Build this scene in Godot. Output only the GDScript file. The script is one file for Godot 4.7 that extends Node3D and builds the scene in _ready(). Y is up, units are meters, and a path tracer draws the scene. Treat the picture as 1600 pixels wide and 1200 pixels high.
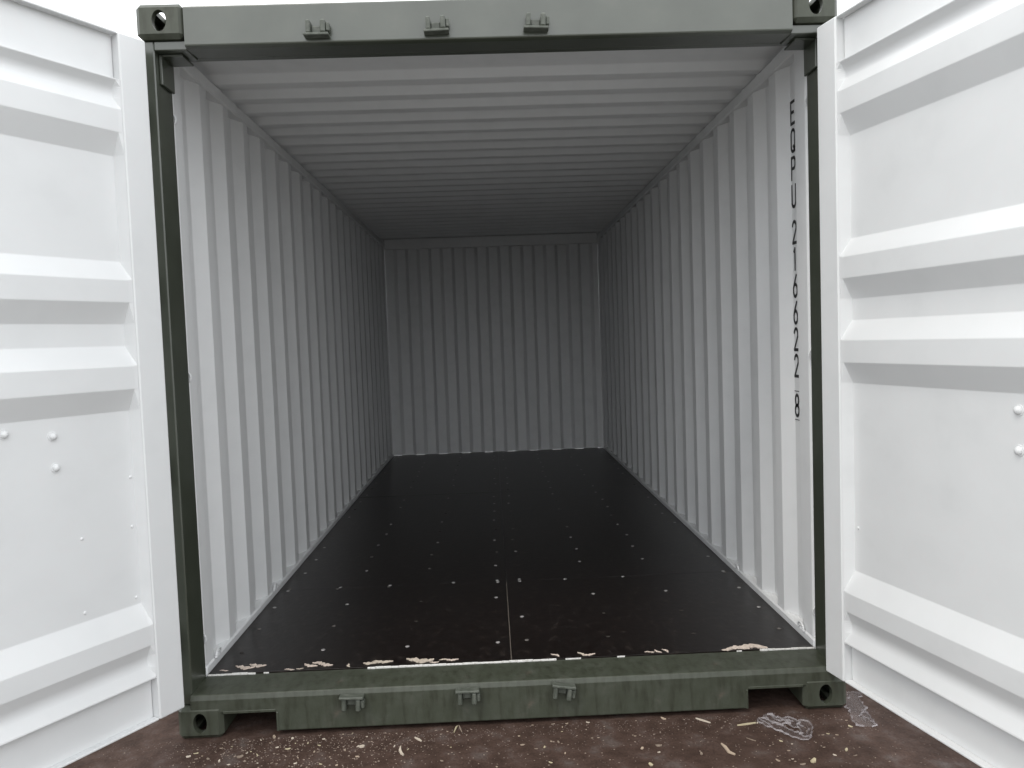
extends Node3D
# An open steel container seen from its door end. x right, y up, z towards the viewer; the door sill stands at z = 0.

const FLOOR_Y := 0.165
const X_IN := 1.176
const X_OUT := 1.212
const REAR_Z := -5.955
const CAM_POS := Vector3(-0.0415, 1.3933, 2.7986)
const CAM_ROT := Vector3(-3.1348, -1.4143, -2.0512)
const CAM_FOV := 51.883

var M := {}
var container: Node3D
var cam: Camera3D
var taken := {}

# ---------------------------------------------------------------- naming helpers
func numbered(called: String) -> String:
	var n: int = taken.get(called, 0)
	taken[called] = n + 1
	return called if n == 0 else "%s_%03d" % [called, n]

func tag(o: Node, label := "", category := "", group := "", kind := "") -> void:
	if label: o.set_meta("label", label)
	if category: o.set_meta("category", category)
	if group: o.set_meta("group", group)
	if kind: o.set_meta("kind", kind)

func mesh_node(called: String, mesh: Mesh, parent: Node) -> MeshInstance3D:
	var o := MeshInstance3D.new()
	o.name = numbered(called) if parent == self else called
	o.mesh = mesh
	o.cast_shadow = GeometryInstance3D.SHADOW_CASTING_SETTING_ON
	parent.add_child(o, true)
	return o

func build(st: SurfaceTool, called: String, m: Material, parent: Node) -> MeshInstance3D:
	var mesh := st.commit()
	mesh.surface_set_material(0, m)
	return mesh_node(called, mesh, parent)

# ---------------------------------------------------------------- materials
func lin(r: float, g: float, b: float) -> Color:
	return Color(r, g, b).linear_to_srgb()

func noise_image(size: int, freq: float, oct: int, sd: int, ramp: Array) -> ImageTexture:
	# ramp: [[value 0..1, linear Color] ...]
	var n := FastNoiseLite.new()
	n.seed = sd
	n.noise_type = FastNoiseLite.TYPE_SIMPLEX_SMOOTH
	n.frequency = freq
	n.fractal_octaves = oct
	var src := n.get_seamless_image(size, size, false, false, 0.15, true)
	var g := Gradient.new()
	var offs := PackedFloat32Array()
	var cols := PackedColorArray()
	for r in ramp:
		offs.append(r[0]); cols.append((r[1] as Color).linear_to_srgb())
	g.offsets = offs; g.colors = cols
	var img := Image.create(size, size, true, Image.FORMAT_RGB8)
	for y in size:
		for x in size:
			img.set_pixel(x, y, g.sample(src.get_pixel(x, y).r))
	img.generate_mipmaps()
	return ImageTexture.create_from_image(img)

func paint(tex: Texture2D, scale_m: float, rough: float, spec := 0.5) -> StandardMaterial3D:
	var m := StandardMaterial3D.new()
	m.albedo_texture = tex
	m.roughness = rough
	m.metallic_specular = spec
	m.uv1_triplanar = true
	m.uv1_world_triplanar = true
	m.uv1_scale = Vector3.ONE / scale_m
	return m

func relief(m: StandardMaterial3D, sd: int, freq: float, oct: int, cm: float) -> void:
	m.heightmap_enabled = true
	m.heightmap_scale = cm
	m.heightmap_texture = noise_image(512, freq, oct, sd, [[0.0, Color(0, 0, 0)], [1.0, Color(1, 1, 1)]])

func multiply(m: StandardMaterial3D, tex: Texture2D) -> void:
	m.detail_enabled = true
	m.detail_blend_mode = BaseMaterial3D.BLEND_MODE_MUL
	m.detail_albedo = tex

func plain(c: Color, rough: float, spec := 0.5, metal := 0.0) -> StandardMaterial3D:
	var m := StandardMaterial3D.new()
	m.albedo_color = c.linear_to_srgb()
	m.roughness = rough
	m.metallic = metal
	m.metallic_specular = spec
	return m

func make_materials() -> void:
	M.white = paint(noise_image(512, 0.012, 4, 11, [[0.0, Color(0.62, 0.627, 0.627)], [0.35, Color(0.66, 0.666, 0.666)], [1.0, Color(0.685, 0.69, 0.69)]]), 1.7, 0.40)
	relief(M.white, 12, 0.05, 3, 0.012)
	M.inside = paint(noise_image(512, 0.012, 4, 21, [[0.0, Color(0.68, 0.686, 0.687)], [0.42, Color(0.715, 0.72, 0.721)], [1.0, Color(0.73, 0.734, 0.735)]]), 0.9, 0.45)
	M.green = paint(noise_image(512, 0.008, 4, 31, [[0.0, Color(0.041, 0.047, 0.033)], [0.5, Color(0.048, 0.055, 0.040)], [0.8, Color(0.054, 0.061, 0.045)], [1.0, Color(0.062, 0.066, 0.050)]]), 0.9, 0.30, 0.85)
	relief(M.green, 32, 0.03, 3, 0.02)
	M.green_worn = paint(noise_image(1024, 0.007, 5, 33, [[0.0, Color(0.038, 0.043, 0.028)], [0.5, Color(0.046, 0.052, 0.036)], [0.68, Color(0.051, 0.057, 0.041)], [0.84, Color(0.059, 0.063, 0.047)], [0.94, Color(0.074, 0.071, 0.054)], [1.0, Color(0.095, 0.08, 0.06)]]), 0.7, 0.5, 0.5)
	multiply(M.green_worn, noise_image(512, 0.02, 5, 35, [[0.0, Color(0.55, 0.53, 0.48)], [0.38, Color(0.86, 0.85, 0.82)], [0.6, Color(1, 1, 1)], [1.0, Color(1, 1, 1)]]))
	M.green_worn.detail_uv_layer = BaseMaterial3D.DETAIL_UV_2
	M.green_worn.uv2_triplanar = true
	M.green_worn.uv2_world_triplanar = true
	M.green_worn.uv2_scale = Vector3(1.0 / 0.35, 1.0 / 1.6, 1.0 / 0.6)
	relief(M.green_worn, 34, 0.05, 4, 0.04)
	M.floor = paint(noise_image(512, 0.02, 5, 41, [[0.0, Color(0.0056, 0.0036, 0.0030)], [0.5, Color(0.0074, 0.0048, 0.0041)], [0.66, Color(0.0100, 0.0068, 0.0058)], [0.78, Color(0.0155, 0.0112, 0.0096)], [0.88, Color(0.028, 0.022, 0.019)], [1.0, Color(0.05, 0.042, 0.036)]]), 0.55, 0.33, 0.38)
	M.floor.uv1_scale = Vector3(1.0 / 0.5, 1.0, 1.0 / 0.8)
	relief(M.floor, 42, 0.03, 4, 0.03)
	M.keeper = paint(noise_image(256, 0.03, 4, 37, [[0.0, Color(0.055, 0.062, 0.048)], [0.5, Color(0.080, 0.088, 0.072)], [1.0, Color(0.13, 0.135, 0.115)]]), 0.25, 0.5)
	M.screw = plain(Color(0.36, 0.35, 0.34), 0.45, 0.5, 0.2)
	M.screw_dull = plain(Color(0.13, 0.12, 0.11), 0.6, 0.4)
	M.screw_painted = plain(Color(0.035, 0.03, 0.027), 0.6, 0.3)
	M.dust = plain(Color(0.15, 0.13, 0.11), 0.9, 0.2)
	M.bead = paint(noise_image(256, 0.05, 3, 51, [[0.0, Color(0.42, 0.40, 0.36)], [0.5, Color(0.66, 0.65, 0.62)], [1.0, Color(0.72, 0.71, 0.69)]]), 0.2, 0.6)
	M.ink = plain(Color(0.012, 0.012, 0.013), 0.5)
	M.ground = paint(noise_image(1024, 0.010, 6, 61, [[0.0, Color(0.046, 0.029, 0.023)], [0.36, Color(0.061, 0.039, 0.031)], [0.5, Color(0.069, 0.044, 0.035)], [0.66, Color(0.077, 0.051, 0.042)], [0.8, Color(0.090, 0.066, 0.057)], [1.0, Color(0.115, 0.094, 0.085)]]), 1.3, 0.8, 0.2)
	multiply(M.ground, noise_image(1024, 0.11, 4, 62, [[0.0, Color(0.66, 0.66, 0.67)], [0.45, Color(0.92, 0.92, 0.92)], [0.68, Color(1, 1, 1)], [1.0, Color(1.0, 0.99, 0.98)]]))
	relief(M.ground, 63, 0.05, 5, 0.35)
	M.concrete = paint(noise_image(512, 0.012, 5, 71, [[0.0, Color(0.16, 0.157, 0.15)], [0.5, Color(0.20, 0.196, 0.188)], [1.0, Color(0.24, 0.235, 0.225)]]), 2.5, 0.85, 0.3)
	M.wood = []
	for c in [Color(0.42, 0.33, 0.25), Color(0.33, 0.26, 0.20), Color(0.52, 0.45, 0.37), Color(0.24, 0.19, 0.15), Color(0.46, 0.40, 0.27), Color(0.58, 0.49, 0.42)]:
		M.wood.append(plain(c, 0.8, 0.3))
	M.grit = plain(Color(0.135, 0.105, 0.092), 0.9, 0.25)
	M.crumb = plain(Color(0.24, 0.19, 0.155), 0.9, 0.2)
	M.film = plain(Color(0.36, 0.33, 0.34), 0.3, 0.5)
	M.fold = plain(Color(0.50, 0.46, 0.47), 0.35, 0.6)
	(M.fold as StandardMaterial3D).albedo_color.a = 0.3
	(M.fold as StandardMaterial3D).transparency = BaseMaterial3D.TRANSPARENCY_ALPHA
	(M.film as StandardMaterial3D).albedo_color.a = 0.10
	(M.film as StandardMaterial3D).transparency = BaseMaterial3D.TRANSPARENCY_ALPHA
	(M.film as StandardMaterial3D).cull_mode = BaseMaterial3D.CULL_DISABLED

# ---------------------------------------------------------------- geometry helpers
func new_st() -> SurfaceTool:
	var st := SurfaceTool.new()
	st.begin(Mesh.PRIMITIVE_TRIANGLES)
	return st

func vert(st: SurfaceTool, p: Vector3, n: Vector3) -> void:
	st.set_normal(n)
	st.add_vertex(p)

func tri(st: SurfaceTool, a: Vector3, b: Vector3, c: Vector3, out := Vector3.ZERO) -> void:
	var n := (b - a).cross(c - a).normalized()
	if out != Vector3.ZERO and n.dot(out) < 0.0:
		n = -n
		var t := b; b = c; c = t
	vert(st, a, n); vert(st, c, n); vert(st, b, n)

func quad(st: SurfaceTool, a: Vector3, b: Vector3, c: Vector3, d: Vector3, out := Vector3.ZERO) -> void:
	tri(st, a, b, c, out); tri(st, a, c, d, out)

# a box with chamfered edges, in the frame t
func add_box(st: SurfaceTool, lo: Vector3, hi: Vector3, bev := 0.002, t := Transform3D()) -> void:
	var c := (lo + hi) * 0.5
	var h := (hi - lo) * 0.5
	h = h.abs()
	var b: float = min(bev, min(h.x, min(h.y, h.z)) * 0.45)
	for ax in 3:
		for s in [-1.0, 1.0]:
			var u := (ax + 1) % 3
			var v := (ax + 2) % 3
			var n := Vector3.ZERO; n[ax] = s
			var q := []
			for k in [[-1, -1], [1, -1], [1, 1], [-1, 1]]:
				var p := Vector3.ZERO
				p[ax] = s * h[ax]; p[u] = k[0] * (h[u] - b); p[v] = k[1] * (h[v] - b)
				q.append(t * (c + p))
			quad(st, q[0], q[1], q[2], q[3], t.basis * n)
	for ax in 3:  # edges along ax
		var u := (ax + 1) % 3
		var v := (ax + 2) % 3
		for k in [[-1, -1], [1, -1], [1, 1], [-1, 1]]:
			var q := []
			for e in [[-1, 0], [1, 0], [1, 1], [-1, 1]]:
				var p := Vector3.ZERO
				p[ax] = e[0] * (h[ax] - b)
				p[u] = k[0] * (h[u] - (b if e[1] == 0 else 0.0))
				p[v] = k[1] * (h[v] - (0.0 if e[1] == 0 else b))
				q.append(t * (c + p))
			var n := Vector3.ZERO; n[u] = k[0]; n[v] = k[1]
			quad(st, q[0], q[1], q[2], q[3], t.basis * n)
	for sx in [-1, 1]:
		for sy in [-1, 1]:
			for sz in [-1, 1]:
				var s := Vector3(sx, sy, sz)
				tri(st, t * (c + s * Vector3(h.x, h.y - b, h.z - b)), t * (c + s * Vector3(h.x - b, h.y, h.z - b)), t * (c + s * Vector3(h.x - b, h.y - b, h.z)), t.basis * s)

func add_cyl(st: SurfaceTool, base: Vector3, axis: Vector3, r: float, h: float, sides := 10, r2 := -1.0) -> void:
	if r2 < 0.0: r2 = r
	var a := axis.normalized()
	var u := a.cross(Vector3.UP if absf(a.y) < 0.9 else Vector3.RIGHT).normalized()
	var v := a.cross(u)
	for i in sides:
		var a0 := TAU * i / sides
		var a1 := TAU * (i + 1) / sides
		var d0 := u * cos(a0) + v * sin(a0)
		var d1 := u * cos(a1) + v * sin(a1)
		quad(st, base + d0 * r, base + d1 * r, base + a * h + d1 * r2, base + a * h + d0 * r2, d0 + d1)
		tri(st, base + a * h, base + a * h + d0 * r2, base + a * h + d1 * r2, a)

# a rounded bolt head
func add_dome(st: SurfaceTool, base: Vector3, axis: Vector3, r: float, h: float) -> void:
	var prev := r
	var ph := 0.0
	for k in 4:
		var ang := PI / 2 * (k + 1) / 4.0
		var rr := maxf(r * cos(ang), 0.0004)
		var hh := h * sin(ang)
		add_cyl(st, base + axis * ph, axis, prev, hh - ph, 12, rr)
		prev = rr; ph = hh

func flat(p) -> Vector2:
	return p if p is Vector2 else Vector2(p.x, p.y)

# profile with rounded bends: returns [[Vector2 point, Vector2 normal] ...], normals to the left of travel
func bend(pts: Array, r: float, seg := 4) -> Array:
	var out := []
	for i in pts.size():
		var p: Vector2 = pts[i] if pts[i] is Vector2 else Vector2(pts[i].x, pts[i].y)
		var rad: float = r if pts[i] is Vector2 else pts[i].z
		if i == 0 or i == pts.size() - 1:
			var d: Vector2 = (flat(pts[1]) - p if i == 0 else p - flat(pts[i - 1])).normalized()
			out.append([p, Vector2(-d.y, d.x)])
			continue
		var before := flat(pts[i - 1])
		var after := flat(pts[i + 1])
		var d0: Vector2 = (p - before).normalized()
		var d1: Vector2 = (after - p).normalized()
		var ang := d0.angle_to(d1)
		var cut: float = min(rad * absf(tan(ang / 2)), min(p.distance_to(before), p.distance_to(after)) * 0.48)
		var a := p - d0 * cut
		var b := p + d1 * cut
		for k in seg + 1:
			var t := float(k) / seg
			var q := a.lerp(p, t).lerp(p.lerp(b, t), t)
			var d := d0.slerp(d1, t)
			out.append([q, Vector2(-d.y, d.x)])
	return out

# sweep a profile (in axes ax, ay) along al from t0 to t1
func sweep(st: SurfaceTool, prof: Array, ax: Vector3, ay: Vector3, o0: Vector3, o1: Vector3, flip := 1.0, shift := 0.0) -> void:
	for i in prof.size() - 1:
		var p: Vector2 = prof[i][0]; var q: Vector2 = prof[i + 1][0]
		var n: Vector2 = prof[i][1]; var m: Vector2 = prof[i + 1][1]
		p += n * shift; q += m * shift
		var P := ax * p.x + ay * p.y
		var Q := ax * q.x + ay * q.y
		var N := (ax * n.x + ay * n.y) * flip
		var O := (ax * m.x + ay * m.y) * flip
		var face := (Q - P).cross(o1 - o0)
		if face.dot(N) < 0.0:
			vert(st, o0 + P, N); vert(st, o0 + Q, O); vert(st, o1 + Q, O)
			vert(st, o0 + P, N); vert(st, o1 + Q, O); vert(st, o1 + P, N)
		else:
			vert(st, o0 + P, N); vert(st, o1 + Q, O); vert(st, o0 + Q, O)
			vert(st, o0 + P, N); vert(st, o1 + P, N); vert(st, o1 + Q, O)

# a steel sheet: painted light inside, green outside
func sheet(called: String, prof: Array, ax: Vector3, ay: Vector3, o0: Vector3, o1: Vector3, inward: float, parent: Node, thick := 0.004) -> MeshInstance3D:
	var st := new_st()
	sweep(st, prof, ax, ay, o0, o1, inward)
	var mesh := st.commit()
	var st2 := new_st()
	sweep(st2, prof, ax, ay, o0, o1, -inward, -inward * thick)
	mesh = st2.commit(mesh)
	mesh.surface_set_material(0, M.inside)
	mesh.surface_set_material(1, M.green)
	return mesh_node(called, mesh, parent)

func pixel_dir(px: float, py: float) -> Vector3:
	var f := 600.0 / tan(deg_to_rad(CAM_FOV) / 2)
	return cam.basis * Vector3((px - 800.0) / f, -(py - 600.0) / f, -1.0)

# the point of the horizontal plane at height y under a photo pixel (1600 x 1200)
func on_level(px: float, py: float, y: float) -> Vector3:
	var d := pixel_dir(px, py)
	return CAM_POS + d * ((y - CAM_POS.y) / d.y)

# ---------------------------------------------------------------- the scene
func _ready() -> void:
	cam = Camera3D.new()
	cam.name = "camera"
	add_child(cam)
	cam.position = CAM_POS
	cam.rotation_degrees = CAM_ROT
	cam.fov = CAM_FOV
	cam.near = 0.05
	cam.far = 400.0
	cam.current = true

	var sky_mat := ProceduralSkyMaterial.new()
	sky_mat.sky_top_color = Color(0.968, 0.98, 0.992)
	sky_mat.sky_horizon_color = Color(0.872, 0.88, 0.89)
	sky_mat.sky_curve = 0.25
	sky_mat.sky_energy_multiplier = 1.25
	sky_mat.ground_bottom_color = Color(0.25, 0.22, 0.2)
	sky_mat.ground_horizon_color = Color(0.6, 0.6, 0.6)
	sky_mat.sun_angle_max = 1.0
	var sky := Sky.new()
	sky.sky_material = sky_mat
	var env := Environment.new()
	env.background_mode = Environment.BG_SKY
	env.sky = sky
	env.tonemap_mode = Environment.TONE_MAPPER_LINEAR
	env.tonemap_exposure = 1.5
	env.sdfgi_enabled = true
	env.ssao_enabled = true
	env.ssil_enabled = true
	var we := WorldEnvironment.new()
	we.name = "world_environment"
	we.environment = env
	add_child(we)
	var sun := DirectionalLight3D.new()
	sun.name = "overcast_sun"
	sun.light_energy = 0.3
	sun.light_color = Color(1.0, 0.985, 0.96)
	sun.light_angular_distance = 20.0
	sun.shadow_enabled = true
	add_child(sun)
	sun.rotation_degrees = Vector3(-60, -42, 0)

	make_materials()
	make_ground()
	make_yard()
	container = Node3D.new()
	container.name = "shipping_container"
	add_child(container)
	tag(container, "open dark green shipping container with light grey corrugated inside and black floor", "container")
	make_frame()
	make_shell()
	make_floor()
	make_lettering()
	make_door("left")
	make_door("right")
	make_litter()

func make_ground() -> void:
	var st := new_st()
	var n := 40
	for i in n:   # finer in the middle, gently uneven
		for j in n:
			var f := func(a: int, b: int) -> Vector3:
				var u := 2.0 * a / n - 1.0
				var v := 2.0 * b / n - 1.0
				return Vector3(signf(u) * pow(absf(u), 3.0) * 180.0, 0.0, signf(v) * pow(absf(v), 3.0) * 180.0)
			quad(st, f.call(i, j), f.call(i + 1, j), f.call(i + 1, j + 1), f.call(i, j + 1), Vector3.UP)
	var g := build(st, "ground", M.ground, self)
	tag(g, "brown trodden ground in front of the container", "ground", "", "structure")

func make_yard() -> void:
	# the paler yard that the brown strip gives way to, behind the viewer
	var st := new_st()
	add_box(st, Vector3(-60, -0.05, 1.05), Vector3(60, 0.006, 90), 0.002)
	var y := build(st, "concrete_yard", M.concrete, self)
	tag(y, "grey concrete yard beyond the brown ground", "yard", "", "structure")

func casting(at: Vector3, sx: float) -> void:
	# at: outer bottom front corner; sx points inwards along x
	var root := CSGCombiner3D.new()
	root.name = "corner_casting"
	root.use_collision = false
	container.add_child(root, true)
	root.position = at + Vector3(sx * 0.081, 0.059, -0.089)
	var st := new_st()
	add_box(st, Vector3(-0.081, -0.059, -0.089), Vector3(0.081, 0.059, 0.089), 0.015)
	var m := st.commit()
	var body := CSGMesh3D.new()
	body.mesh = m
	body.material = M.green_worn
	root.add_child(body)
	var cave := CSGBox3D.new()
	cave.size = Vector3(0.114, 0.082, 0.128)
	cave.operation = CSGShape3D.OPERATION_SUBTRACTION
	cave.material = M.green_worn
	root.add_child(cave)
	for spec in [[Vector3(0, 0, 0.08), Vector3(90, 0, 0), Vector2(0.0245, 0.036)], [Vector3(-sx * 0.075, 0, 0), Vector3(0, 0, 90), Vector2(0.03, 0.024)]]:
		var hole := CSGCylinder3D.new()
		hole.radius = 1.0
		hole.height = 0.06
		hole.sides = 40
		hole.operation = CSGShape3D.OPERATION_SUBTRACTION
		hole.material = M.green_worn
		root.add_child(hole)
		hole.position = spec[0]
		hole.rotation_degrees = spec[1]
		if spec[1].x != 0.0:
			hole.scale = Vector3(spec[2].x, 1, spec[2].y)
		else:
			hole.scale = Vector3(spec[2].x, 1, spec[2].y)
	# the top and bottom openings
	var slot := CSGBox3D.new()
	slot.size = Vector3(0.06, 0.3, 0.11)
	slot.operation = CSGShape3D.OPERATION_SUBTRACTION
	slot.material = M.green_worn
	root.add_child(slot)
	slot.position.y = 0.12 if at.y > 1.0 else -0.12

func keeper(x: float, y: float, up: float, tilt: float) -> void:
	# cam keeper: a shelf on two ears with a hooked lip
	var st := new_st()
	var t := Transform3D(Basis(Vector3.BACK, tilt), Vector3(x, y, -0.004)).scaled_local(Vector3(1.08, 1.12, 1.1))
	add_box(st, Vector3(-0.040, 0.016 * up, 0.0), Vector3(0.040, 0.024 * up, 0.034), 0.003, t)
	add_box(st, Vector3(-0.032, -0.024 * up, 0.0), Vector3(-0.018, 0.0155 * up, 0.03), 0.004, t)
	add_box(st, Vector3(0.014, -0.024 * up, 0.0), Vector3(0.030, 0.0155 * up, 0.032), 0.004, t)
	add_box(st, Vector3(-0.0175, -0.010 * up, 0.0), Vector3(0.0135, 0.0155 * up, 0.012), 0.003, t)
	add_box(st, Vector3(0.0305, -0.016 * up, 0.004), Vector3(0.042, 0.010 * up, 0.026), 0.004, t)
	build(st, "cam_keeper", M.keeper, container)

func make_frame() -> void:
	for sx in [-1.0, 1.0]:
		casting(Vector3(sx * 1.219, 0.0, 0.0), -sx)
		casting(Vector3(sx * 1.219, 2.473, 0.0), -sx)
		# door-end corner post with its gusset at the top and the slot behind it
		var st := new_st()
		add_box(st, Vector3(sx * 1.17, 0.1185, -0.17), Vector3(sx * 1.215, 2.4725, -0.026), 0.004)
		add_box(st, Vector3(sx * 1.186, 0.166, -0.178), Vector3(sx * 1.215, 2.45, -0.1705), 0.0)
		add_box(st, Vector3(sx * 1.159, 2.335, -0.168), Vector3(sx * 1.1695, 2.439, -0.06), 0.003)
		build(st, "corner_post", M.green, container)
		st = new_st()
		add_box(st, Vector3(sx * 1.085, 2.431, -0.165), Vector3(sx * 1.1585, 2.439, -0.06), 0.003)
		build(st, "gusset", M.green, container)
		# rear corner post, seen from inside
		st = new_st()
		add_box(st, Vector3(sx * 1.172, 0.02, -6.03), Vector3(sx * 1.219, 2.5462, -5.905), 0.003)
		build(st, "rear_corner_post", M.inside, container)
		st = new_st()
		add_box(st, Vector3(sx * 1.169, 0.02, -5.90), Vector3(sx * 1.219, 0.193, -0.18), 0.006)
		build(st, "bottom_side_rail", M.inside, container)
		st = new_st()
		add_box(st, Vector3(sx * 1.168, 2.468, -5.904), Vector3(sx * 1.219, 2.521, -0.18), 0.006)
		add_box(st, Vector3(sx * 1.2005, 2.5215, -6.03), Vector3(sx * 1.219, 2.558, -0.02), 0.003)
		build(st, "top_side_rail", M.inside, container)
		# lashing rings on the post lining
		for zz in [-0.30, -1.13]:
			st = new_st()
			var c := Vector3(sx * 1.166, 0.214, zz)
			for k in 10:
				var a0 := PI * k / 10.0
				var a1 := PI * (k + 1) / 10.0
				var p0 := c + Vector3(0.0, sin(a0) * 0.026 - 0.022, cos(a0) * 0.03)
				var p1 := c + Vector3(0.0, sin(a1) * 0.026 - 0.022, cos(a1) * 0.03)
				add_cyl(st, p0, p1 - p0, 0.0045, p0.distance_to(p1), 8)
			build(st, "lashing_ring", M.inside, container)
		for y in [0.30, 1.30, 2.25]:
			st = new_st()
			var o := Vector3(sx * 1.19, y, -0.188)
			for k in 8:
				var a0 := PI * k / 8.0
				var a1 := PI * (k + 1) / 8.0
				var p0 := o + Vector3(-sx * sin(a0) * 0.020, cos(a0) * 0.02, 0)
				var p1 := o + Vector3(-sx * sin(a1) * 0.020, cos(a1) * 0.02, 0)
				add_cyl(st, p0, p1 - p0, 0.004, p0.distance_to(p1), 8)
			build(st, "lashing_ring", M.inside, container)
	# sill: folded plate, with a pocket near each end
	var sill := new_st()
	var top := bend([Vector2(-0.168, 0.10), Vector2(-0.168, 0.1625), Vector2(-0.012, 0.1575), Vector2(-0.004, 0.140), Vector2(-0.004, 0.0945)], 0.008, 4)
	sweep(sill, top, Vector3(0, 0, 1), Vector3(0, 1, 0), Vector3(-1.17, 0, 0), Vector3(1.17, 0, 0), 1.0)
	var prof := bend([Vector2(-0.004, 0.0945), Vector2(-0.004, 0.016), Vector2(-0.09, 0.016)], 0.006, 4)
	sweep(sill, prof, Vector3(0, 0, 1), Vector3(0, 1, 0), Vector3(-0.866, 0, 0), Vector3(0.852, 0, 0), 1.0)
	add_box(sill, Vector3(-1.17, 0.099, -0.1775), Vector3(1.17, 0.16, -0.1685), 0.001)
	add_box(sill, Vector3(-0.857, 0.016, -0.1775), Vector3(0.843, 0.0985, -0.1685), 0.001)
	for e in [[-1.056, -0.866], [0.852, 1.056]]:
		add_box(sill, Vector3(e[0], 0.0875, -0.09), Vector3(e[1], 0.0985, -0.0025), 0.002)
	add_box(sill, Vector3(-0.866, 0.016, -0.16), Vector3(-0.857, 0.087, -0.0015), 0.002)
	add_box(sill, Vector3(0.843, 0.016, -0.16), Vector3(0.852, 0.087, -0.0015), 0.002)
	build(sill, "door_sill", M.green_worn, container)
	# header
	var hd := new_st()
	var hp := bend([Vector2(-0.13, 2.57), Vector2(-0.13, 2.446), Vector2(-0.022, 2.440), Vector2(-0.004, 2.446), Vector2(-0.004, 2.580), Vector2(-0.04, 2.585), Vector2(-0.14, 2.585)], 0.008, 4)
	sweep(hd, hp, Vector3(0, 0, 1), Vector3(0, 1, 0), Vector3(-1.056, 0, 0), Vector3(1.056, 0, 0), -1.0)
	add_box(hd, Vector3(-1.17, 2.4475, -0.165), Vector3(1.17, 2.4705, -0.131), 0.002)
	for sx in [-1.0, 1.0]:
		add_box(hd, Vector3(sx * 1.0565, 2.440, -0.13), Vector3(sx * 1.17, 2.4715, -0.026), 0.003)
	build(hd, "door_header", M.green, container)
	keeper(-0.589, 0.116, 1.0, -0.03)
	keeper(-0.173, 0.120, 1.0, 0.0)
	keeper(0.172, 0.121, 1.0, -0.16)
	keeper(-0.60, 2.485, -1.0, 0.0)
	keeper(-0.19, 2.487, -1.0, 0.03)
	keeper(0.155, 2.488, -1.0, -0.04)
	# rear frame
	var st := new_st()
	add_box(st, Vector3(-1.171, 2.435, -6.03), Vector3(1.171, 2.5485, -5.93), 0.006)
	add_box(st, Vector3(-1.2, 2.549, -6.03), Vector3(1.2, 2.558, -5.9895), 0.003)
	build(st, "rear_header", M.inside, container)
	st = new_st()
	add_box(st, Vector3(-1.171, 0.02, -6.03), Vector3(1.171, 0.168, -5.970), 0.003)
	build(st, "rear_sill", M.inside, container)

func make_shell() -> void:
	# corrugated side walls
	for side in [[-1.0, -0.191], [1.0, -0.231]]:
		var sx: float = side[0]
		var z: float = side[1]
		var pts := [Vector2(-0.180, 1.202), Vector2(-0.206 if sx > 0 else -0.186, X_IN)]
		var rng := RandomNumberGenerator.new()
		rng.seed = 91 if sx > 0 else 92
		while z > -5.75:
			var jig := func() -> float: return rng.randf_range(-0.0018, 0.0018)
			pts.append_array([Vector2(z - 0.072 + jig.call(), X_IN + jig.call() * 0.6), Vector2(z - 0.141 + jig.call(), X_OUT), Vector2(z - 0.209 + jig.call(), X_OUT)])
			z -= 0.278
			pts.append(Vector2(z + jig.call(), X_IN + jig.call() * 0.6))
		pts.append(Vector2(-5.903, X_IN))
		sheet("side_wall", bend(pts, 0.012, 3), Vector3(0, 0, 1), Vector3(sx, 0, 0), Vector3(0, 0.1935, 0), Vector3(0, 2.4675, 0), 1.0, container)
	# corrugated roof
	var rp := [Vector2(-0.1315, 2.550), Vector2(-0.602, 2.550)]
	var rz := -0.602
	while rz > -5.75:
		rp.append_array([Vector2(rz - 0.048, 2.522), Vector2(rz - 0.098, 2.522), Vector2(rz - 0.146, 2.550)])
		rz -= 0.2075
		rp.append(Vector2(rz, 2.550))
	rp.append(Vector2(-5.989, 2.550))
	sheet("roof_panel", bend(rp, 0.02, 3), Vector3(0, 0, 1), Vector3(0, 1, 0), Vector3(-1.2003, 0, 0), Vector3(1.2003, 0, 0), 1.0, container)
	# corrugated rear wall
	var ep := [Vector2(-1.171, REAR_Z)]
	var ex := -1.06
	var near := true
	while ex < 1.13:
		ep.append(Vector2(ex - 0.017, REAR_Z if near else REAR_Z - 0.045))
		near = not near
		ep.append(Vector2(ex + 0.017, REAR_Z if near else REAR_Z - 0.045))
		ex += 0.1268
	ep.append(Vector2(1.171, REAR_Z if near else REAR_Z - 0.045))
	sheet("rear_wall", bend(ep, 0.010, 3), Vector3(1, 0, 0), Vector3(0, 0, 1), Vector3(0, 0.1685, 0), Vector3(0, 2.4345, 0), 1.0, container)

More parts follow.
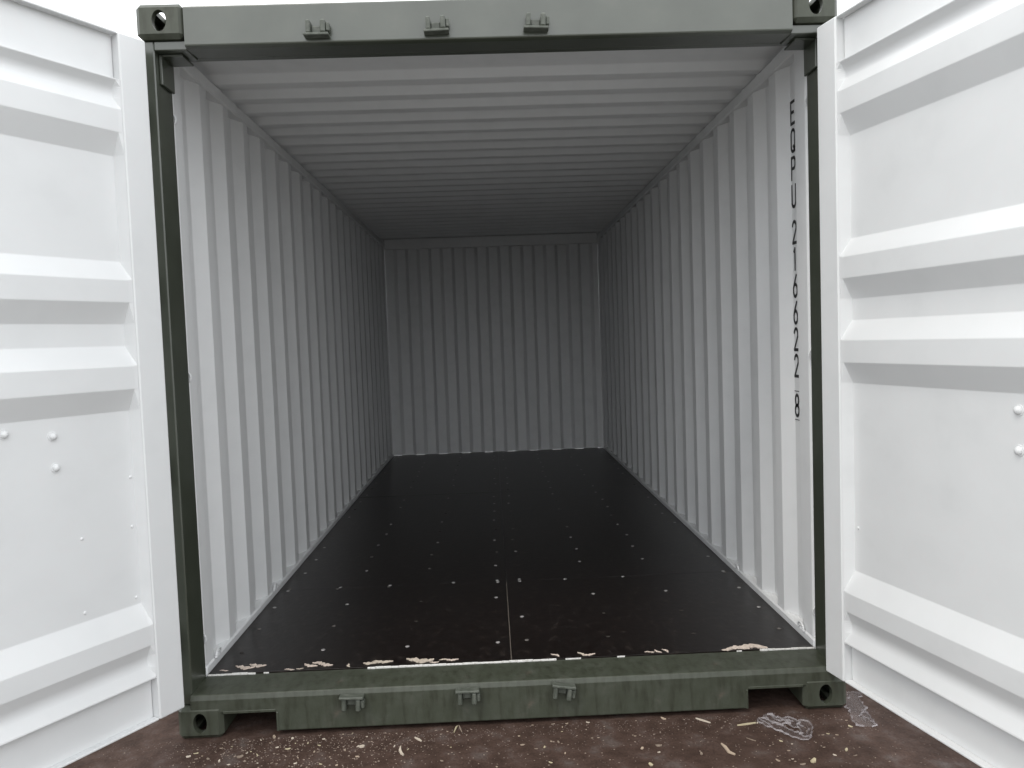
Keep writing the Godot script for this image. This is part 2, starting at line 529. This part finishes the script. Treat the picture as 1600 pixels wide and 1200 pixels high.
func make_floor() -> void:
	var rng := RandomNumberGenerator.new()
	rng.seed = 5
	var disc := new_st()
	add_cyl(disc, Vector3.ZERO, Vector3.UP, 0.0088, 0.0016, 12, 0.0076)
	var disc_mesh := disc.commit()
	disc_mesh.surface_set_material(0, M.screw)
	var rows := []
	for k in 21:
		rows.append(-0.374 - 0.2755 * k)
	var bounds := [-0.178, -1.188, -3.588, -5.968]
	var split := -0.008
	for i in 3:
		for s in [0, 1]:
			var x0: float = -1.1665 if s == 0 else split + (0.0016 if i == 0 else 0.0004)
			var x1: float = split - (0.0016 if i == 0 else 0.0004) if s == 0 else 1.1665
			var z0: float = bounds[i] - (0.0 if i == 0 else 0.0007)
			var z1: float = bounds[i + 1] + 0.0007
			var st := new_st()
			add_box(st, Vector3(x0, FLOOR_Y - 0.028, z1), Vector3(x1, FLOOR_Y + rng.randf_range(-0.0006, 0.0006), z0), 0.0006)
			var board := build(st, "floor_board", M.floor, container)
			for z in rows:
				if z > z0 - 0.01 or z < z1 - 0.08:
					continue
				var cols: Array = [-1.11, -0.772, -0.42, -0.055] if s == 0 else [0.052, 0.405, 0.752, 1.108]
				if absf(z + 1.19) < 0.05:
					cols = [-1.11, -0.86, -0.615, -0.287, -0.055] if s == 0 else [0.055, 0.294, 0.594, 1.106]
				for x in cols:
					if rng.randf() < 0.1: continue
					var zz: float = maxf(z + rng.randf_range(-0.009, 0.009), z1 + 0.012)
					var screw := mesh_node("floor_screw", disc_mesh, board)
					var wear := rng.randf()
					screw.material_override = M.screw if wear < 0.72 else (M.screw_dull if wear < 0.9 else M.screw_painted)
					screw.position = Vector3(x + rng.randf_range(-0.012, 0.012), FLOOR_Y + 0.0008, zz)
	# dust packed into the joints
	for seg in [[Vector3(split - 0.0014, 0, -1.186), Vector3(split + 0.0014, 0, -0.18)], [Vector3(-1.165, 0, -1.1886), Vector3(-0.955, 0, -1.1874)]]:
		var st := new_st()
		var a: Vector3 = seg[0]
		var b: Vector3 = seg[1]
		add_box(st, Vector3(a.x, FLOOR_Y - 0.01, a.z), Vector3(b.x, FLOOR_Y - 0.0006, b.z), 0.0002)
		build(st, "joint_dust", M.dust, container)
	# the pale bead between floor and sill, broken where it has come away
	for seg in [[-1.166, -0.985], [-0.955, -0.935], [-0.56, 0.165], [0.20, 0.26], [0.40, 0.43], [0.865, 0.885], [0.955, 1.166]]:
		var st := new_st()
		var n := maxi(1, int((seg[1] - seg[0]) / 0.03))
		for k in n:
			var a: float = lerpf(seg[0], seg[1], float(k) / n)
			var b: float = lerpf(seg[0], seg[1], (k + 1.0) / n)
			var w := rng.randf_range(0.004, 0.0075) if n > 3 else rng.randf_range(0.002, 0.0035)
			add_box(st, Vector3(a, FLOOR_Y - 0.006, -0.176), Vector3(b, FLOOR_Y + (rng.randf_range(0.0005, 0.003) if n > 3 else 0.0), -0.176 + w), 0.0015)
		build(st, "sealant_bead", M.bead, container)

# ---------------------------------------------------------------- lettering
func arc(cx: float, cy: float, rx: float, ry: float, a0: float, a1: float, n := 10) -> Array:
	var r := []
	for i in n + 1:
		var a := deg_to_rad(lerpf(a0, a1, float(i) / n))
		r.append(Vector2(cx + cos(a) * rx, cy + sin(a) * ry))
	return r

func glyph(c: String) -> Array:
	match c:
		"E": return [[Vector2(1, 1), Vector2(0, 1), Vector2(0, 0), Vector2(1, 0)], [Vector2(0, 0.52), Vector2(0.8, 0.52)]]
		"Q": return [arc(0.5, 0.75, 0.5, 0.25, 0, 180) + arc(0.5, 0.25, 0.5, 0.25, 180, 360) + [Vector2(1, 0.75)], [Vector2(0.6, 0.25), Vector2(1, 0)]]
		"P": return [[Vector2(0, 0), Vector2(0, 1), Vector2(0.6, 1)] + arc(0.65, 0.75, 0.35, 0.25, 80, -80) + [Vector2(0, 0.5)]]
		"U": return [[Vector2(0, 1), Vector2(0, 0.3)] + arc(0.5, 0.25, 0.5, 0.25, 180, 360) + [Vector2(1, 1)]]
		"2": return [arc(0.5, 0.74, 0.5, 0.26, 165, -25) + [Vector2(0, 0), Vector2(1, 0)]]
		"1": return [[Vector2(0.3, 0.86), Vector2(0.55, 1), Vector2(0.55, 0)]]
		"6": return [[Vector2(0.8, 1), Vector2(0.25, 0.6)] + arc(0.5, 0.29, 0.5, 0.29, 150, 510, 20)]
		"8": return [arc(0.5, 0.75, 0.44, 0.25, -90, 270, 18), arc(0.5, 0.25, 0.5, 0.25, 90, 450, 18)]
	return []

func stroke(st: SurfaceTool, pts: Array, w: float, o: Vector3, size: Vector2) -> void:
	# ribbons on the wall's outer flat, facing the inside; text runs towards +z
	var P := []
	for p in pts:
		P.append(Vector2(p.x * size.x, p.y * size.y))
	for i in P.size() - 1:
		var d: Vector2 = (P[i + 1] - P[i]).normalized()
		var n := Vector2(-d.y, d.x) * w * 0.5
		var e := d * w * 0.35
		var q := []
		for v in [P[i] - e + n, P[i + 1] + e + n, P[i + 1] + e - n, P[i] - e - n]:
			q.append(o + Vector3(0.0001 * (i % 2), v.y, v.x))
		quad(st, q[0], q[1], q[2], q[3], Vector3.LEFT)

func make_lettering() -> void:
	var panel := Node3D.new()
	panel.name = "identification_number"
	container.add_child(panel)
	tag(panel, "black upright characters EQPU 216622 8 stacked down the wall beside the post")
	var zc := -0.417
	var h := 0.086
	var w := 0.038
	var list := []
	for i in 4: list.append(["EQPU"[i], 2.321 - 0.111 * i])
	for i in 6: list.append(["216622"[i], 1.842 - 0.109 * i])
	list.append(["8", 1.133])
	for e in list:
		var st := new_st()
		for s in glyph(e[0]):
			stroke(st, s, 0.0125, Vector3(X_OUT - 0.0012, e[1] - 0.005 - h, zc - w / 2), Vector2(w, h))
		build(st, "character", M.ink, panel)
	var st := new_st()
	var b := [Vector2(-0.36, -0.19), Vector2(1.36, -0.19), Vector2(1.36, 1.19), Vector2(-0.36, 1.19), Vector2(-0.36, -0.19)]
	stroke(st, b, 0.0032, Vector3(X_OUT - 0.0012, 1.128 - h, zc - w / 2), Vector2(w, h))
	build(st, "check_digit_frame", M.ink, panel)

# ---------------------------------------------------------------- doors
func make_door(side: String) -> void:
	var left := side == "left"
	var root := Node3D.new()
	root.name = "door"
	container.add_child(root, true)
	root.set_meta("label", "wide open door leaf with white ribbed inner face" if left else "door leaf standing open at about a right angle, white ribbed inner face")
	# local frame: x along the leaf from the hinge, y up, z = inner face outwards towards the viewer
	var along := Vector3(-0.514, 0, 0.858).normalized() if left else Vector3(0.2225, 0, 0.975).normalized()
	var face := Vector3(along.z, 0, -along.x) if left else Vector3(-along.z, 0, along.x)
	var T := Transform3D(Basis(along, Vector3.UP, face), Vector3(-1.177, 0, 0.033) if left else Vector3(1.146, 0, 0.004))
	# mirrored frames keep positive handedness through explicit vertices
	var s0 := -0.003 if left else -0.012
	var s1 := s0 + 0.102
	var L := 1.155
	var yb := 0.135 if left else 0.142
	var yt := 2.452
	var st := new_st()
	add_box(st, Vector3(s0, yb, -0.05), Vector3(s1, yt, 0.003), 0.005, T)
	build(st, "hinge_stile", M.white, root)
	st = new_st()
	add_box(st, Vector3(L - 0.10, yb, -0.05), Vector3(L, yt, 0.003), 0.005, T)
	build(st, "lock_stile", M.white, root)
	st = new_st()
	add_box(st, Vector3(s1 + 0.0005, yb, -0.05), Vector3(L - 0.1005, 0.284, -0.030), 0.004, T)
	add_box(st, Vector3(s1 + 0.0005, yb, -0.0295), Vector3(L - 0.1005, yb + 0.007, -0.001), 0.002, T)
	build(st, "bottom_rail", M.white, root)
	st = new_st()
	add_box(st, Vector3(s1 + 0.0005, 2.296, -0.05), Vector3(L - 0.1005, yt, -0.030), 0.004, T)
	add_box(st, Vector3(s1 + 0.0005, yt - 0.007, -0.0295), Vector3(L - 0.1005, yt, -0.001), 0.002, T)
	build(st, "top_rail", M.white, root)
	# ribbed panel: profile in (depth, height)
	var d := -0.038
	var pts := [Vector2(-0.0295, 0.2825), Vector3(-0.001, 0.284, 0.002), Vector3(-0.002, 0.290, 0.004), Vector3(-0.028, 0.345, 0.05), Vector2(-0.002, 0.402), Vector2(-0.002, 0.470), Vector2(d, 0.545),
		Vector2(d, 1.205), Vector2(-0.002, 1.278), Vector2(-0.002, 1.354), Vector2(d, 1.422), Vector2(d, 1.495), Vector2(-0.002, 1.566), Vector2(-0.002, 1.639), Vector2(d, 1.702),
		Vector2(d, 2.050), Vector2(-0.002, 2.124), Vector2(-0.002, 2.198), Vector3(-0.030, 2.256, 0.06), Vector3(-0.002, 2.292, 0.004), Vector3(-0.001, 2.297, 0.002), Vector2(-0.0295, 2.2985)]
	var prof := bend(pts, 0.012, 6)
	st = new_st()
	var ax := T.basis * Vector3(0, 0, 1)
	var ay := Vector3.UP
	var a0 := T * Vector3(s1 + 0.016, 0, 0)
	var a1 := T * Vector3(L - 0.116, 0, 0)
	sweep(st, prof, ax, ay, a0, a1, -1.0)
	# the valleys close with a slope against the stiles
	for e in [[s1 + 0.001, s1 + 0.016, 1.0], [L - 0.101, L - 0.116, -1.0]]:
		for i in prof.size() - 1:
			var p: Vector2 = prof[i][0]
			var q: Vector2 = prof[i + 1][0]
			var p0 := T * Vector3(e[0], p.y, -0.001)
			var q0 := T * Vector3(e[0], q.y, -0.001)
			if i == 0: p0 = T * Vector3(e[0], p.y, p.x)
			if i == prof.size() - 2: q0 = T * Vector3(e[0], q.y, q.x)
			quad(st, p0, q0, T * Vector3(e[1], q.y, q.x), T * Vector3(e[1], p.y, p.x), T.basis * Vector3(e[2], 0, 1))
	build(st, "ribbed_panel", M.white, root)
	st = new_st()
	add_box(st, Vector3(s0 + 0.002, yb + 0.002, -0.058), Vector3(L - 0.002, yt - 0.002, -0.0505), 0.002, T)
	build(st, "outer_skin", M.green, root)
	# hinges behind the leaf
	for y in [0.36, 0.98, 1.62, 2.22]:
		st = new_st()
		var k := T * Vector3(s0 - 0.004, y, -0.062)
		add_cyl(st, k - Vector3(0, 0.05, 0), Vector3.UP, 0.013, 0.1, 12)
		var post := Vector3(-1.2145 if left else 1.2145, y, -0.027)
		add_cyl(st, k, post - k, 0.011, k.distance_to(post), 8)
		build(st, "hinge", M.green, root)
	# bolt heads through the panel
	var bolts := []
	var dimples := []
	if left:
		bolts = [[0.378, 1.149], [0.375, 1.051], [0.520, 1.172]]
		dimples = [[0.307, 0.812], [0.313, 0.573], [0.126, 0.98], [0.131, 0.812], [0.132, 0.569]]
	else:
		bolts = [[0.767, 1.161], [0.769, 1.053]]
		dimples = [[0.125, 0.70]]
	for b in bolts:
		st = new_st()
		var o := T * Vector3(b[0], b[1], d)
		add_cyl(st, o, face, 0.016, 0.002, 14, 0.0155)
		add_dome(st, o + face * 0.002, face, 0.012, 0.011)
		build(st, "bolt_head", M.white, root)
	for b in dimples:
		st = new_st()
		add_dome(st, T * Vector3(b[0], b[1], d), face, 0.006, 0.0035)
		build(st, "paint_blob", M.white, root)

# ---------------------------------------------------------------- litter
var chip_mesh := []

func make_chip_meshes() -> void:
	var rng := RandomNumberGenerator.new()
	rng.seed = 77
	for v in 10:   # unit length along x, irregular outline, a little curl
		var st := new_st()
		var n := rng.randi_range(6, 9)
		var slim: float = [0.5, 0.3, 0.62, 0.4, 0.22, 0.55, 0.35, 0.7, 0.28, 0.45][v]
		var curl: float = rng.randf_range(0.02, 0.18)
		var top := []
		var bot := []
		for i in n:
			var a := TAU * (i + rng.randf_range(-0.3, 0.3)) / n
			var r := rng.randf_range(0.7, 1.0)
			var x := cos(a) * 0.5 * r
			var z := sin(a) * 0.5 * slim * r
			var y := curl * x * x * 2.0
			top.append(Vector3(x, y + rng.randf_range(0.10, 0.17), z))
			bot.append(Vector3(x * 0.96, y, z * 0.96))
		var ct := Vector3(0, 0.15, 0)
		for i in n:
			var j := (i + 1) % n
			tri(st, ct, top[i], top[j], Vector3.UP)
			tri(st, Vector3.ZERO, bot[i], bot[j], Vector3.DOWN)
			quad(st, bot[i], bot[j], top[j], top[i], top[i] + top[j])
		chip_mesh.append(st.commit())
	for v in 6:   # torn veneer: a jagged strip, unit length along x
		var st := new_st()
		var n := 14
		var hi := []
		var lo := []
		for i in n + 1:
			var u := float(i) / n - 0.5
			var w := 0.13 * (1.0 - pow(absf(u) * 2.0, 2.5)) + 0.012
			var drift := 0.10 * sin(u * 5.0 + v)
			hi.append(Vector3(u + rng.randf_range(-0.02, 0.02), rng.randf_range(0.03, 0.09), drift - w * rng.randf_range(0.35, 1.25)))
			lo.append(Vector3(u + rng.randf_range(-0.02, 0.02), rng.randf_range(0.03, 0.09), drift + w * rng.randf_range(0.35, 1.25)))
		var dn := Vector3(1, 0, 1)
		for i in n:
			quad(st, hi[i], hi[i + 1], lo[i + 1], lo[i], Vector3.UP)
			quad(st, hi[i], hi[i + 1], hi[i + 1] * dn, hi[i] * dn, Vector3.FORWARD)
			quad(st, lo[i], lo[i + 1], lo[i + 1] * dn, lo[i] * dn, Vector3.BACK)
		chip_mesh.append(st.commit())

func chip(called: String, at: Vector3, length: float, yaw: float, variant: int, wood: int, label: String, group: String) -> void:
	var o := mesh_node(called, chip_mesh[variant % chip_mesh.size()], self)
	o.material_override = M.wood[wood % M.wood.size()]
	o.position = at
	o.rotation = Vector3(0, yaw, 0)
	o.scale = Vector3(length, length * (0.6 if called == "floor_splinter" else 1.0), length)
	if group:
		var long := "long" if length > 0.055 else ("larger" if length > 0.018 else ("small" if length > 0.011 else "tiny"))
		var tone: String = ["tan", "dull tan", "cream", "brownish", "yellowish", "pale cream"][wood % 6]
		var x := at.x
		if called == "floor_splinter":
			label = "%s %s splinter on the floor edge behind the %s" % [long, tone, place(x)]
		else:
			label = "%s %s %s wood chip %s the %s" % [long, tone, ["blocky", "slim", "blocky", "flat", "slim", "blocky", "slim", "wide", "slim", "flat"][variant % 10], "close below" if at.z < 0.12 else "out in front of", place(x)]
	tag(o, label, "wood chip", group)

func place(x: float) -> String:
	if x < -1.02: return "casting by wide door"
	if x < -0.84: return "pocket by wide door"
	if x < -0.42: return "keeper nearest wide door"
	if x < -0.02: return "middle sill keeper"
	if x < 0.45: return "crooked sill keeper"
	if x < 0.84: return "plain sill end"
	if x < 1.04: return "pocket near plastic film"
	return "casting near plastic film"

# a shaving or splinter swept along a line of pixels on the ground
func strand(called: String, pix: Array, width: float, thick: float, m: Material, label: String, category: String, level := 0.0, wave := 0.0) -> void:
	var st := new_st()
	var pts := []
	for p in pix:
		pts.append(on_level(p[0], p[1], level))
	var base: Vector3 = pts[0]
	for i in pts.size():
		pts[i] = pts[i] - base
	for i in pts.size() - 1:
		var a: Vector3 = pts[i]
		var b: Vector3 = pts[i + 1]
		var s := (b - a).normalized().cross(Vector3.UP).normalized() * width * 0.5
		var s2 := s
		if i + 2 < pts.size():
			s2 = ((pts[i + 2] - a) as Vector3).normalized().cross(Vector3.UP).normalized() * width * 0.5
		var s1 := s
		if i > 0:
			s1 = ((b - pts[i - 1]) as Vector3).normalized().cross(Vector3.UP).normalized() * width * 0.5
		var ends0 := 0.35 if i == 0 else 1.0
		var ends1 := 0.35 if i == pts.size() - 2 else 1.0
		var h0 := Vector3.UP * (thick + wave * (i % 2))
		var h1 := Vector3.UP * (thick + wave * ((i + 1) % 2))
		quad(st, a - s1 * ends0 + h0, b - s2 * ends1 + h1, b + s2 * ends1 + h1, a + s1 * ends0 + h0, Vector3.UP)
		quad(st, a - s1 * ends0, b - s2 * ends1, b - s2 * ends1 + h1, a - s1 * ends0 + h0, -s)
		quad(st, a + s1 * ends0, b + s2 * ends1, b + s2 * ends1 + h1, a + s1 * ends0 + h0, s)
	var o := build(st, called, m, self)
	o.position = base
	tag(o, label, category)

# crumpled see-through film: a thin bumpy sheet with bright folds standing up in it
func film(called: String, pix: Array, width: float, label: String, sd: int) -> void:
	var rng := RandomNumberGenerator.new()
	rng.seed = sd
	var c := Curve3D.new()
	var base := on_level(pix[0][0], pix[0][1], 0.0)
	for p in pix:
		c.add_point(on_level(p[0], p[1], 0.0) - base)
	var length := c.get_baked_length()
	var n := int(length / 0.012) + 2
	var rows := []
	for i in n + 1:
		var p := c.sample_baked(length * i / n)
		var q := c.sample_baked(minf(length * i / n + 0.01, length))
		var r := c.sample_baked(maxf(length * i / n - 0.01, 0.0))
		var s := (q - r).normalized().cross(Vector3.UP).normalized()
		var row := []
		var w := width * rng.randf_range(0.55, 1.0) * (0.3 if i == 0 or i == n else 1.0)
		for k in 6:
			var u := k / 5.0 - 0.5
			row.append(p + s * u * w + Vector3.UP * (0.002 + rng.randf() * 0.004 * (1.0 - absf(u))))
		rows.append(row)
	var st := new_st()
	for i in n:
		for k in 5:
			for v in [rows[i][k], rows[i + 1][k], rows[i + 1][k + 1], rows[i][k], rows[i + 1][k + 1], rows[i][k + 1]]:
				st.add_vertex(v)
	st.index()
	st.generate_normals()
	var o := build(st, called, M.film, self)
	o.position = base
	tag(o, label, "plastic film")
	for f in 7:
		var k0 := rng.randi_range(0, 5)
		var k1 := clampi(k0 + rng.randi_range(-3, 3), 0, 5)
		var i0 := rng.randi_range(0, maxi(0, n - 4)) if f > 1 else 0
		var i1 := mini(n, i0 + rng.randi_range(3, 7)) if f > 1 else n
		if f < 2: k0 = 5 * f; k1 = 5 * f
		st = new_st()
		for i in range(i0, i1):
			var ta := float(i - i0) / maxi(1, i1 - i0)
			var tb := float(i + 1 - i0) / maxi(1, i1 - i0)
			var a: Vector3 = rows[i][int(lerpf(k0, k1, ta))]
			var b: Vector3 = rows[i + 1][int(lerpf(k0, k1, tb))]
			if a.distance_to(b) < 0.001: continue
			var wd := (b - a).normalized().cross(Vector3.UP).normalized() * rng.randf_range(0.0012, 0.0028)
			var up := Vector3.UP * rng.randf_range(0.003, 0.007)
			quad(st, a - wd, b - wd, b + up, a + up, -wd + Vector3.UP * 0.002)
			quad(st, a + wd, b + wd, b + up, a + up, wd + Vector3.UP * 0.002)
		build(st, "fold", M.fold, o)

func make_litter() -> void:
	make_chip_meshes()
	var rng := RandomNumberGenerator.new()
	rng.seed = 2026
	# chips on the ground: photo pixel, length in pixels, direction in degrees (0 = across the picture)
	var near := "small pale wood chip lying on the brown ground before the sill"
	var group := "wood chips on the ground"
	var a := [[405,232,34,10],[375,283,42,0],[470,268,30,-30],[150,330,56,15],[80,358,64,8],[205,352,24,0],[258,378,34,-50],[130,408,30,0],[358,400,44,-70],[505,185,26,0],[540,360,88,12],[585,400,42,10],[605,325,28,70],[640,312,28,0],[697,345,42,-60],[730,210,36,-40],[850,185,62,-60],[815,235,30,0],[873,275,46,8],[970,290,62,5],[1012,195,36,-75],[1038,238,24,-40],[1105,255,40,85],[1150,238,26,80],[1250,258,50,-25],[1290,200,46,15],[1270,150,30,75],[1205,315,26,80],[1475,130,34,0],[1550,140,28,80],[1480,298,30,-30],[1545,222,30,0],[1592,268,30,60],[1060,365,26,-60],[1035,418,48,8],[870,420,32,0],[825,415,40,20],[1262,425,46,-20],[1405,435,30,80],[1090,440,30,80],[1345,360,28,0],[1585,360,32,0],[440,430,44,0],[700,415,30,-40]]
	for e in a: spot(280 + e[0] / 5.714, 1120 + e[1] / 5.714, e[2], e[3], rng, near, group)
	var b := [[65,200,28,70],[190,235,32,0],[55,280,34,0],[435,325,28,80],[557,350,26,60],[858,453,46,-25],[940,330,26,0],[910,190,28,0],[1550,230,28,0],[1580,310,60,5],[1350,505,34,-40],[105,415,50,0],[350,345,26,0]]
	for e in b: spot(540 + e[0] / 5.714, 1110 + e[1] / 5.714, e[2], e[3], rng, near, group)
	var c := [[175,45,32,0],[358,78,46,5],[485,103,42,0],[660,42,50,-25],[450,150,24,80],[445,190,28,0],[60,230,30,0],[350,278,38,-30],[215,345,42,-10],[290,330,32,70],[415,285,36,-70],[345,468,48,-35],[475,385,30,80],[1100,230,32,0],[1160,342,38,55],[1310,318,80,0],[1240,485,50,-75],[1340,50,52,-50],[715,248,36,0],[770,245,32,0],[1310,375,40,0]]
	for e in c: spot(800 + e[0] / 5.714, 1110 + e[1] / 5.714, e[2], e[3], rng, near, group)
	var d := [[705,228,26,60],[205,505,42,80],[915,390,48,-40],[1015,415,28,0],[985,475,40,0],[1290,335,32,0],[1335,325,36,-30],[1415,335,40,-25],[1300,445,30,0],[1500,470,46,60],[1395,515,48,-40],[1580,520,48,15],[1110,600,66,5],[1020,550,30,0],[890,565,40,-60],[1500,205,34,0],[1535,260,40,-50]]
	for e in d: spot(1060 + e[0] / 5.714, 1090 + e[1] / 5.714, e[2], e[3], rng, near, group)
	# the ones that stand out
	var p := on_level(565, 1167, 0.0)
	chip("wood_chip", p, 0.030, 0.3, 7, 2, "large cream angular wood chip alone on the ground below the sill", "")
	p = on_level(1271, 1190, 0.0)
	chip("wood_chip", p, 0.036, 0.8, 5, 4, "largest yellowish wood chip on the ground near the crumpled plastic film", "")
	strand("wood_splinter", [[1152, 1134], [1168, 1132], [1181, 1130]], 0.0075, 0.004, M.wood[4], "straight yellow wood splinter beside the crumpled plastic film", "splinter")
	strand("wood_splinter", [[1087, 1123], [1097, 1126], [1110, 1130]], 0.007, 0.004, M.wood[2], "short cream splinter lying below the right pocket of the sill", "splinter")
	strand("wood_shaving", [[1127, 1163], [1133, 1168], [1139, 1176], [1149, 1180]], 0.010, 0.005, M.wood[0], "bent bone shaped wood shaving on the ground", "wood shaving")
	strand("wood_shaving", [[626, 1168], [625, 1173], [627, 1178], [631, 1181]], 0.008, 0.005, M.wood[2], "curled pale wood shaving on bare ground below the middle keeper", "wood shaving")
	strand("wood_splinter", [[648, 1153], [654, 1156], [659, 1159]], 0.008, 0.004, M.wood[2], "slanting pale wood splinter on the ground between two cam keepers", "splinter")
	strand("grass_blade", [[709, 1146], [713, 1137], [715, 1135]], 0.005, 0.004, M.wood[4], "bent dry straw piece on the ground under the middle keeper", "straw")
	strand("grass_blade", [[722, 1145], [718, 1137], [717, 1134]], 0.005, 0.004, M.wood[3], "second bent dry straw piece crossing the first under the middle keeper", "straw")
	strand("grass_blade", [[1166, 1153], [1174, 1156], [1181, 1158]], 0.003, 0.002, M.wood[3], "thin grey straw on the ground below the yellow splinter", "straw")
	# torn wood along the edge of the container floor
	var edge := "torn pale plywood splinters on the dark floor edge behind the sill"
	for e in [[382,1043,34,8],[402,1040,30,8],[485,1040,26,30],[504,1038,36,12],[583,1036,32,10],[600,1034,30,15],[590,1034,18,0],[656,1032,46,5],[678,1035,16,0],[694,1031,16,0],[706,1031,22,10],[868,1024,18,50],[908,1022,18,70],[1015,1019,16,0],[1150,1016,44,4],[1176,1014,48,2],[1028,1018,16,60],[1040,1017,16,60],[920,1023,22,0],[452,1047,16,0],[465,1051,12,0],[350,1048,14,0],[545,1040,14,70]]:
		var q := on_level(e[0], e[1], FLOOR_Y)
		q.y = FLOOR_Y + 0.0005
		if q.z > -0.186: q.z = -0.186 - rng.randf() * 0.012
		chip("floor_splinter", q, e[2] / 410.0, deg_to_rad(-e[3]), 10 + rng.randi() % 6, [5, 2, 5][rng.randi() % 3], edge, "torn wood on the floor edge")
	film("plastic_film", [[1186, 1124], [1205, 1134], [1223, 1141], [1240, 1149], [1258, 1153], [1260, 1143], [1256, 1132], [1246, 1127]], 0.055, "crumpled clear plastic film in a loop beside the yellow splinter", 3)
	film("plastic_film", [[1196, 1119], [1209, 1126], [1222, 1129], [1236, 1127], [1241, 1134], [1249, 1136]], 0.06, "smaller crumpled clear plastic film inside the larger loop of film", 8)
	film("plastic_film", [[1326, 1082], [1334, 1100], [1342, 1116], [1350, 1130], [1356, 1137]], 0.085, "creased clear plastic film beside the right corner casting", 9)
	# crumbs too small to count
	var st := new_st()
	for i in 1500:
		var x := rng.randf_range(-1.15, 1.25)
		var z := rng.randf_range(0.01, 0.75)
		if rng.randf() < 0.45:
			x = rng.randfn(-0.75, 0.25); z = absf(rng.randfn(0.1, 0.12)) + 0.01
		var r := rng.randf_range(0.0009, 0.0032)
		if x < -1.05 and z < 0.03: continue
		var up := Vector3(x, r * 0.9, z)
		var ring := []
		for k in 4:
			var ang := TAU * k / 4 + rng.randf()
			ring.append(Vector3(x + cos(ang) * r * rng.randf_range(0.8, 1.8), 0.0002, z + sin(ang) * r * rng.randf_range(0.6, 1.2)))
		for k in 4: tri(st, up, ring[k], ring[(k + 1) % 4], Vector3.UP)
	var grit := new_st()
	for i in 2600:
		var x := rng.randf_range(-1.75, 1.75)
		var z := rng.randf_range(0.01, 0.75)
		if rng.randf() < 0.4: z = 0.008 + absf(rng.randfn(0.0, 0.07))
		if absf(x) > 1.04 and absf(x) < 1.23 and z < 0.03: continue
		var r := rng.randf_range(0.0008, 0.0026)
		var up := Vector3(x, r, z)
		var ring := []
		for k in 5:
			var ang := TAU * k / 5 + rng.randf() * 0.5
			ring.append(Vector3(x + cos(ang) * r * rng.randf_range(0.8, 1.6), 0.0002, z + sin(ang) * r * rng.randf_range(0.8, 1.4)))
		for k in 5: tri(grit, up, ring[k], ring[(k + 1) % 5], Vector3.UP)
	tag(build(grit, "grit", M.grit, self), "fine dull grit lying over the brown ground", "grit", "", "stuff")
	var cr := build(st, "wood_crumbs", M.crumb, self)
	tag(cr, "fine pale crumbs of wood strewn over the brown ground", "crumbs", "", "stuff")

func spot(px: float, py: float, l: float, ang: float, rng: RandomNumberGenerator, label: String, group: String) -> void:
	var p := on_level(px, py, 0.0)
	p.y = 0.0
	if p.z < 0.012: p.z = 0.012
	# pixels to metres on the ground here: about 430 to the metre, lengths were read 5.714 times enlarged
	var length: float = l / 5.714 / 440.0 * 0.82
	if absf(ang) > 45.0: length *= 1.5
	chip("wood_chip", p, maxf(length, 0.007), deg_to_rad(ang), rng.randi() % 10, rng.randi() % 5, label, group)
